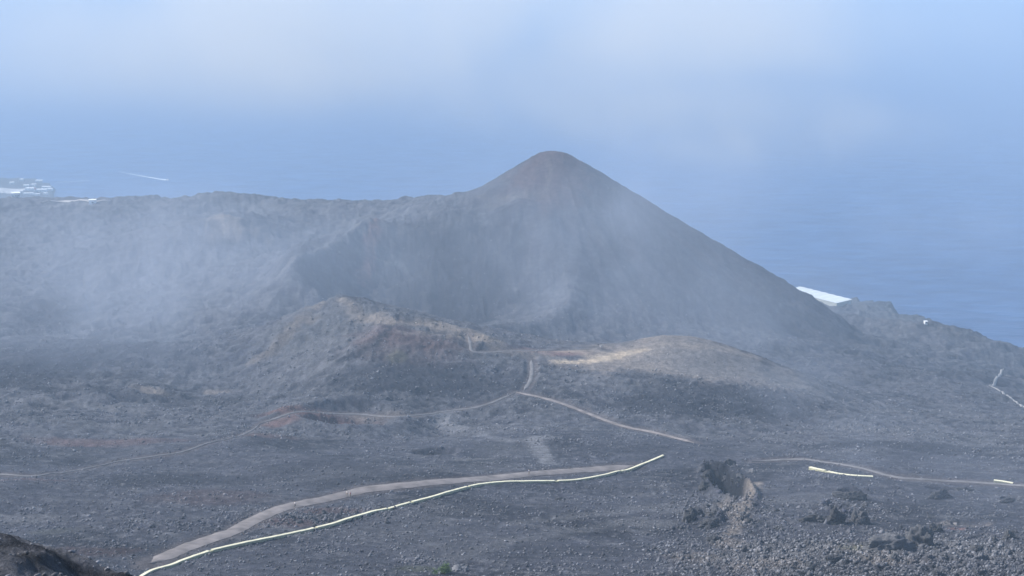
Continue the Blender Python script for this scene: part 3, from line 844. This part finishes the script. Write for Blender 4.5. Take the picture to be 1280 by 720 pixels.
# ------------------------------------------------------------------ green bush
def bush(px, py, rad, label, nleaf, cmat):
    p = hit(px, py, ground)
    root = empty("bush", tuple(p)); tag(root, label, "bush")
    r2 = np.random.default_rng(int(px))
    clumps = r2.normal(size=(9, 3)) * np.array([.5, .4, .22]) * rad + np.array([0, 0, rad * .45])
    V_, F_ = [], []
    for i in range(nleaf):
        c = clumps[r2.integers(0, 9)] + r2.normal(size=3) * rad * .22
        c[2] = abs(c[2])
        a = r2.normal(size=3); a /= np.linalg.norm(a); b_ = np.cross(a, r2.normal(size=3)); b_ /= np.linalg.norm(b_)
        l_ = r2.uniform(.10, .22) * rad * .5; w_ = l_ * .4
        k_ = len(V_)
        V_ += [c - a * l_, c + b_ * w_, c + a * l_, c - b_ * w_]; F_.append((k_, k_ + 1, k_ + 2, k_ + 3))
    mesh_obj("foliage", V_, F_, cmat, root)
    sv_, sf_ = [], []
    for i in range(9):
        c = clumps[i]; k_ = len(sv_); rr_ = .04 * rad
        for q in range(4): sv_.append((rr_ * math.cos(q * 1.57), rr_ * math.sin(q * 1.57), -.2))
        for q in range(4): sv_.append((c[0] + rr_ * .4 * math.cos(q * 1.57), c[1] + rr_ * .4 * math.sin(q * 1.57), c[2]))
        for q in range(4): sf_.append((k_ + q, k_ + (q + 1) % 4, k_ + 4 + (q + 1) % 4, k_ + 4 + q))
    mesh_obj("stems", sv_, sf_, simple("woody_stem", (.12, .09, .06), .9), root)
bush(553, 717, 1.9, "small bright green bush among rocks at the bottom edge of the slope", 1500, simple("bush_leaf", (.10, .17, .035), .6, .45, .9))

# ------------------------------------------------------------------ walkers
def tube(joints, radii, edges):
    me = bpy.data.meshes.new("body"); me.from_pydata(joints, edges, []); me.update()
    o = bpy.data.objects.new("person", me); col.objects.link(o)
    md = o.modifiers.new("skin", 'SKIN'); md.use_smooth_shade = True
    for v, r0 in zip(me.skin_vertices[0].data, radii): v.radius = r0 if isinstance(r0, tuple) else (r0, r0)
    me.skin_vertices[0].data[0].use_root = True
    sb = o.modifiers.new("subsurf", 'SUBSURF'); sb.levels = 1; sb.render_levels = 1
    return o
def person(px, py, face, label, shirt, trousers, step=.28, pack=None, H=1.72, group=None):
    p = hit(px, py, ground)
    k_ = H / 1.72
    J = [(0,0,.95),(0,0,1.15),(0,0,1.38),(0,0,1.50),(0,.02,1.60),(0,.02,1.69),
         (-.09,0,.90),(-.10,step*.45,.50),(-.10,step*.6,.09),(-.10,step*.6+.13,.04),
         (.09,0,.90),(.10,-step*.2,.50),(.10,-step*.9,.12),(.10,-step*.9+.12,.04),
         (-.19,0,1.40),(-.25,-.06,1.14),(-.25,.08,.92),(-.25,.13,.84),
         (.19,0,1.40),(.25,.05,1.14),(.25,.20,.95),(.25,.27,.89)]
    Rd = [(.15,.11),(.14,.10),(.15,.10),.055,.085,.07,.085,.06,.045,.04,.085,.06,.045,.04,.055,.042,.034,.03,.055,.042,.034,.03]
    E = [(0,1),(1,2),(2,3),(3,4),(4,5),(0,6),(6,7),(7,8),(8,9),(0,10),(10,11),(11,12),(12,13),(2,14),(14,15),(15,16),(16,17),(2,18),(18,19),(19,20),(20,21)]
    b = tube(J, Rd, E); b.data.materials.append(M_skin)
    tag(b, label, "person", group)
    b.location = (p[0], p[1], p[2] + .30); b.rotation_euler.z = face; b.scale = (k_,) * 3
    def cloth(name, ids, extra, mat):
        mp_ = {q: i for i, q in enumerate(ids)}
        rr_ = [tuple(x + extra for x in (Rd[q] if isinstance(Rd[q], tuple) else (Rd[q],) * 2)) for q in ids]
        c = tube([J[q] for q in ids], rr_, [(mp_[a], mp_[b_]) for a, b_ in E if a in mp_ and b_ in mp_])
        c.name = name; c.data.materials.append(mat); c.parent = b
    cloth("shirt", [0,1,2,14,15,18,19], .025, shirt)
    cloth("trousers", [0,6,7,8,10,11,12], .02, trousers)
    h = tube([(0,-.01,1.66),(0,.0,1.74)], [.09,.075], [(0,1)]); h.name = "hair"; h.data.materials.append(M_hair); h.parent = b
    if pack:
        q = tube([(0,-.20,1.02),(0,-.21,1.22),(0,-.18,1.40)], [.13,.15,.11], [(0,1),(1,2)]); q.name = "backpack"; q.data.materials.append(pack); q.parent = b
    return b
T_w = simple("white_shirt", (.85, .85, .83), .8); T_r = simple("red_shirt", (.45, .08, .06), .8); T_k = simple("dark_trousers", (.05, .05, .06), .8)
T_b = simple("beige_trousers", (.35, .28, .2), .8); T_bl = simple("blue_pack", (.05, .1, .3), .7)
person(369, 635, 1.9, "walker in white top and dark trousers, lowest on the wide path", T_w, T_k, H=1.85)
person(434, 621, 1.9, "walker in white top and beige trousers, in the middle of the wide path", T_w, T_b, H=1.8)
person(438, 622, 1.7, "walker in red top just behind the white-topped walker on the wide path", T_r, T_b, pack=T_bl)
person(661, 594, -1.2, "walker in white top near the upper end of the wide path", T_w, T_b, pack=T_bl, H=1.85)
person(884, 552, .4, "walker in white top standing past the end of the middle track", T_w, T_k, step=.05, H=1.9)
person(520, 407, 2.6, "walker in white top standing on the crest of the left mound", T_w, T_b, step=.05, H=1.9)

# ------------------------------------------------------------------ buildings on the coast
def boxm(name, x0, x1, y0, y1, z0, z1, mat, parent):
    v = [(x0,y0,z0),(x1,y0,z0),(x1,y1,z0),(x0,y1,z0),(x0,y0,z1),(x1,y0,z1),(x1,y1,z1),(x0,y1,z1)]
    f = [(3,2,1,0),(4,5,6,7),(0,1,5,4),(1,2,6,5),(2,3,7,6),(3,0,4,7)]
    return mesh_obj(name, v, f, mat, parent)
def greenhouse(corners_px, label, h):
    pts = [hit(a, b_, ground, 700) for a, b_ in corners_px]     # near-left, near-right along the long axis
    a, b_ = pts[0], pts[1]
    ax = math.atan2(b_[1] - a[1], b_[0] - a[0]); L = math.hypot(b_[0] - a[0], b_[1] - a[1])
    return a, b_, ax, L
def flat_house(px, py, wx, wy, h, rz, label, cat="house", windows=2, roof=M_white, wall=M_white, tmin=800, group=None, name="coast_house"):
    p = hit(px, py, ground, tmin)
    root = empty(name, (p[0], p[1], p[2] - .5), rz); tag(root, label, cat, group)
    boxm("wall", -wx/2, wx/2, -wy/2, wy/2, 0, h + .5, wall, root)
    boxm("roof", -wx/2 - .3, wx/2 + .3, -wy/2 - .3, wy/2 + .3, h + .503, h + .8, roof, root)
    for i in range(windows):
        xx = -wx/2 + wx * (i + .5) / windows
        fr = boxm("window", xx - .7, xx + .7, -wy/2 - .08, -wy/2 + .02, 1.6, 2.9, M_greywall, root)
        boxm("pane", xx - .55, xx + .55, -wy/2 - .12, -wy/2 - .083, 1.72, 2.78, M_glass, fr)
    boxm("door", wx * .12, wx * .12 + 1, -wy/2 - .09, -wy/2 + .02, .5, 2.6, M_greywall, root)
    return root
# big cloth greenhouse: long axis running away to the left
A0 = hit(1048, 383, ground, 1300)
gh_rot = R(128)
root = empty("greenhouse", (A0[0] + 7, A0[1] + 2, A0[2] - .5)); root.rotation_euler.z = R(38)
tag(root, "large greenhouse with flat white cloth roof on the shelf beside the volcano's foot", "greenhouse")
GW, GL, GH = 27.0, 78.0, 6.0
v = [(-GW/2, 0, 0), (GW/2, 0, 0), (GW/2, GL, 0), (-GW/2, GL, 0), (-GW/2, 0, GH), (GW/2, 0, GH), (GW/2, GL, GH), (-GW/2, GL, GH)]
for name_, f_ in (("end_wall", [(0,1,5,4)]), ("end_wall", [(2,3,7,6)]), ("side_wall", [(1,2,6,5)]), ("side_wall", [(3,0,4,7)])):
    idx_ = f_[0]
    vv = [v[q] for q in idx_]
    c = np.mean(vv, 0); cen = np.array([0, GL/2, GH/2]); n_ = np.array(c) - cen; n_[2] = 0; n_ /= np.linalg.norm(n_)
    inn = [tuple(np.array(q) - n_ * .15) for q in vv]
    mesh_obj(name_, [*vv, *inn], [(0,1,2,3),(7,6,5,4),(0,4,5,1),(1,5,6,2),(2,6,7,3),(3,7,4,0)], M_clothshade, root)
nb = 7
for k_ in range(nb):
    y0, y1 = GL * k_ / nb + .1, GL * (k_ + 1) / nb - .1
    ym = (y0 + y1) / 2
    mesh_obj("roof_panel", [(-GW/2-.3,y0,GH+.02),(GW/2+.3,y0,GH+.02),(GW/2+.3,ym,GH+.5),(-GW/2-.3,ym,GH+.5),(GW/2+.3,y1,GH+.02),(-GW/2-.3,y1,GH+.02),
              (-GW/2-.3,y0,GH-.1),(GW/2+.3,y0,GH-.1),(GW/2+.3,y1,GH-.1),(-GW/2-.3,y1,GH-.1)],
             [(0,1,2,3),(3,2,4,5),(9,8,7,6),(0,6,7,1),(5,4,8,9),(1,7,8,4,2),(0,3,5,9,6)], M_cloth, root)
gp = root.location
flat_house(1030, 366, 5, 4, 4, .3, "small white hut behind the large greenhouse", "hut", 1).location = (gp[0] - 18, gp[1] + 52, ground(gp[0] - 18, gp[1] + 52)[0] - .5)
flat_house(1078, 372, 17, 7, 3, -.35, "low pale shed right of the large greenhouse", "shed", 3, wall=M_greywall)
flat_house(1157, 405, 2.6, 2.6, 2.4, .2, "tiny white hut at the top of the sea cliff", "hut", 1)
flat_house(116, 254.5, 7, 6, 4, .2, "small white house beside the coast road at upper left", "house", 1)
# salt works and lighthouse at the cape
spec = [(52,239.5,26,9,5,.1,"white salt works building right of the lighthouse"),(38,238.5,20,9,6,-.1,"white salt works building left of the lighthouse"),
        (58,235.5,20,8,4,.0,"low white building at the tip of the cape"),(36,243,22,6,3,.1,"low white shed in front of the lighthouse"),
        (46,244,14,5,3,.1,"narrow white wall-like shed nearest the lighthouse"),(27,226,9,6,4,.2,"small white house at the far shore, left one"),(37,220.5,9,6,4,.2,"small white house farthest out on the cape"),
        (49,228,16,7,5,.0,"white two-part house behind the lighthouse"),(20,246,9,6,4,.3,"small pale house inland of the cape"),
        (33,233.5,12,7,4,.2,"small white house left of the low building at the tip of the cape"),(42,233,10,7,5,-.2,"small white house directly behind the lighthouse"),
        (63,238,11,7,4,.1,"white shed at the right tip of the cape, beside the sea"),(26,241,9,6,4,.4,"small white house between the salt pans and the sheds"),
        (57,243,9,6,3,-.1,"low white hut right of the sheds in front of the lighthouse"),(15,230,10,7,4,.2,"small white house beyond the salt pans at the left edge")]
for a, b_, wx, wy, h_, rz, lb in spec:
    flat_house(a, b_, wx * 1.0, wy * 1.4, h_ * 1.15, rz, lb, "building", 3, tmin=2000, name="coast_building")
# salt pans
p = hit(8, 239, ground, 2000)
root = empty("salt_pans", (p[0], p[1], p[2] + .3)); tag(root, "pale salt pans laid out behind the lighthouse cape at the left edge", "salt pans")
M_salt = simple("salt_crust", (.62, .60, .58), .9, .2, .05)
r2 = random.Random(3)
for i in range(9):
    for j in range(5):
        x0, y0 = -50 + i * 9.6 + r2.uniform(-.5, .5), -38 + j * 17
        hgt_ = ground(p[0] + x0 + 4, p[1] + y0 + 8)[0] - p[2] - .3
        boxm("salt_pan", x0, x0 + 8.4, y0, y0 + 15.4, hgt_ - .8, hgt_ + .5, M_salt, root)
# lighthouse
p = hit(44.5, 242, ground, 2000)
lh = empty("lighthouse", (p[0], p[1], p[2] - .5)); tag(lh, "round lighthouse tower standing among the white buildings on the cape", "lighthouse")
def lathe(name, prof, mat, parent, n=20):
    v = []; f = []
    for r0, z0 in prof:
        v += [(r0 * math.cos(2*math.pi*i/n), r0 * math.sin(2*math.pi*i/n), z0) for i in range(n)]
    for j in range(len(prof) - 1):
        for i in range(n):
            f.append((j*n+i, j*n+(i+1)%n, (j+1)*n+(i+1)%n, (j+1)*n+i))
    f.append(tuple(range((len(prof)-1)*n, len(prof)*n)))
    return mesh_obj(name, v, f, mat, parent)
lathe("tower", [(2.6,0),(2.4,5),(2.2,11)], M_greywall, lh)
lathe("tower_band", [(2.23,11.003),(2.1,15)], M_redstripe, lh)
lathe("gallery", [(3.0,15.003),(3.0,15.5)], M_white, lh)
lathe("lantern", [(1.3,15.503),(1.3,17.6)], M_glass, lh)
lathe("dome", [(1.5,17.603),(1.1,18.3),(.2,18.9)], M_white, lh)

# ------------------------------------------------------------------ boat and wake
def sea_pt(px, py):
    d = pdir(px, py); t_ = -CAMZ / d[2]; return np.array([d[0] * t_, d[1] * t_, 0.0])
M_foam = simple("foam", (.72, .78, .82), .9, .12, .08)
bpnt = sea_pt(210, 225.5); tail = sea_pt(150, 214)
dirv = bpnt - tail; ang = math.atan2(dirv[1], dirv[0])
boat = empty("motor_boat", (bpnt[0], bpnt[1], .1), ang); tag(boat, "small white motor boat drawing a foam trail off the cape", "boat")
hv = []
for x_, w_, zt in ((-5, 1.7, 1.2), (-1, 1.9, 1.3), (3, 1.5, 1.5), (6, .1, 1.9)):
    hv += [(x_, -w_, zt), (x_, -w_ * .6, -.3), (x_, w_ * .6, -.3), (x_, w_, zt)]
hf = []
for i in range(3):
    for k_ in range(3): hf.append((i*4+k_, i*4+k_+1, i*4+k_+5, i*4+k_+4))
    hf.append((i*4+3, i*4, i*4+4, i*4+7))
hf += [(0,3,2,1),(12,13,14,15)]
mesh_obj("hull", hv, hf, M_white, boat)
cb = boxm("cabin", -2.5, 2, -1.2, 1.2, 1.35, 2.9, M_white, boat); boxm("windscreen", 2.003, 2.06, -1, 1, 1.9, 2.7, M_glass, cb)
def wake(name, A, B, w0, w1, label):
    n = 24; vs = []; fs = []
    dv = (B - A)[:2]; L_ = np.linalg.norm(dv); dv /= L_; nv = np.array([-dv[1], dv[0]])
    for i in range(n + 1):
        t_ = i / n; c = A[:2] + (B - A)[:2] * t_ + nv * math.sin(t_ * 2.2) * L_ * .03
        w_ = (w0 + (w1 - w0) * t_) * (1 + .3 * math.sin(i * 1.9) * math.cos(i * .7))
        for s_ in (-1, 0, 1): vs.append((c[0] + nv[0] * w_ * s_, c[1] + nv[1] * w_ * s_, .30 if s_ == 0 else .05))
    for i in range(n):
        for k_ in range(2): fs.append((i*3+k_, i*3+k_+1, i*3+k_+4, i*3+k_+3))
    o = mesh_obj(name, vs, fs, M_foam); tag(o, kind="stuff"); return o
wake("foam_trail", bpnt - dirv * .03, tail, 4.5, .5, "")
wake("foam_trail", sea_pt(112, 225.5), sea_pt(70, 228), 2.5, .3, "")
wake("foam_trail", sea_pt(64, 232), sea_pt(58, 236), 1.5, 4, "")

# ------------------------------------------------------------------ air: even haze, then drifting mist
def volmat(name, colr, dens, aniso=0.0):
    m = bpy.data.materials.new(name); m.use_nodes = True; t = m.node_tree; t.nodes.clear()
    o = t.nodes.new("ShaderNodeOutputMaterial"); v = t.nodes.new("ShaderNodeVolumePrincipled")
    v.inputs["Color"].default_value = (*colr, 1); v.inputs["Density"].default_value = dens; v.inputs["Anisotropy"].default_value = aniso
    t.links.new(v.outputs[0], o.inputs["Volume"])
    return m, t, v
m, t, v = volmat("haze_air", HAZE_COLOR, HAZE_DENSITY)
hz = boxm("haze", -39000, 39000, -39000, 39000, -27, 608, m, None); tag(hz, kind="stuff")

def mist(px, py, Yc, rx, ry, rz, dens, wl, thr=(.42, .72), rot=0, world=None, stretch=(1, 1, 1)):
    c = P(px, py, Yc) if world is None else np.array(world, float)
    m, t, v = volmat("mist_air", MIST_COLOR if world is not None else VEIL_COLOR, 0)
    tc = t.nodes.new("ShaderNodeTexCoord")
    ln = t.nodes.new("ShaderNodeVectorMath"); ln.operation = 'LENGTH'; t.links.new(tc.outputs["Object"], ln.inputs[0])
    fo = t.nodes.new("ShaderNodeMapRange"); fo.interpolation_type = 'SMOOTHSTEP'
    fo.inputs[1].default_value = .25; fo.inputs[2].default_value = .97; fo.inputs[3].default_value = 1; fo.inputs[4].default_value = 0
    t.links.new(ln.outputs["Value"], fo.inputs[0])
    geo = t.nodes.new("ShaderNodeNewGeometry")
    mp = t.nodes.new("ShaderNodeMapping"); mp.inputs["Scale"].default_value = stretch; mp.inputs["Rotation"].default_value = (0, 0, rot)
    t.links.new(geo.outputs["Position"], mp.inputs["Vector"])
    n = t.nodes.new("ShaderNodeTexNoise"); n.inputs["Scale"].default_value = 1.0 / wl; n.inputs["Detail"].default_value = 3; n.inputs["Roughness"].default_value = .55
    n.inputs["Distortion"].default_value = .6
    t.links.new(mp.outputs[0], n.inputs["Vector"])
    r = t.nodes.new("ShaderNodeMapRange"); r.interpolation_type = 'SMOOTHSTEP'
    r.inputs[1].default_value = thr[0]; r.inputs[2].default_value = thr[1]; r.inputs[3].default_value = 0; r.inputs[4].default_value = dens
    t.links.new(n.outputs["Fac"], r.inputs[0])
    mu = t.nodes.new("ShaderNodeMath"); mu.operation = 'MULTIPLY'
    t.links.new(r.outputs[0], mu.inputs[0]); t.links.new(fo.outputs[0], mu.inputs[1]); t.links.new(mu.outputs[0], v.inputs["Density"])
    bm = bmesh.new(); bmesh.ops.create_icosphere(bm, subdivisions=3, radius=1); me = bpy.data.meshes.new("mist"); bm.to_mesh(me); bm.free()
    me.materials.append(m)
    o = bpy.data.objects.new("mist", me); col.objects.link(o); o.location = c; o.scale = (rx, ry, rz); o.rotation_euler.z = rot
    tag(o, kind="stuff")
    return o
#    px   py   Y     rx    ry    rz   density  wavelength
mist(215, 355, 800, 165, 160, 80, .0056, 120, (.32, .76))
mist(60, 300, 1050, 220, 160, 50, .0014, 130, (.30, .78))
mist(650, 315, 900, 190, 130, 70, .0052, 120, (.30, .80))
mist(740, 240, 990, 190, 100, 70, .0052, 130, (.26, .82))
mist(900, 400, 860, 160, 110, 58, .0036, 100, (.28, .80))
mist(1010, 500, 620, 62, 60, 22, .0042, 55, (.34, .76))
mist(1130, 595, 380, 70, 60, 20, .0032, 45, (.30, .78))
mist(0, 0, 0, 1150, 1100, 168, .0028, 360, (.38, .64), world=(-150, 2550, 442))
mist(0, 0, 0, 520, 500, 70, .0026, 200, (.36, .70), world=(330, 2300, 300))
mist(1180, 290, 1500, 130, 100, 60, .0026, 100, (.38, .74))
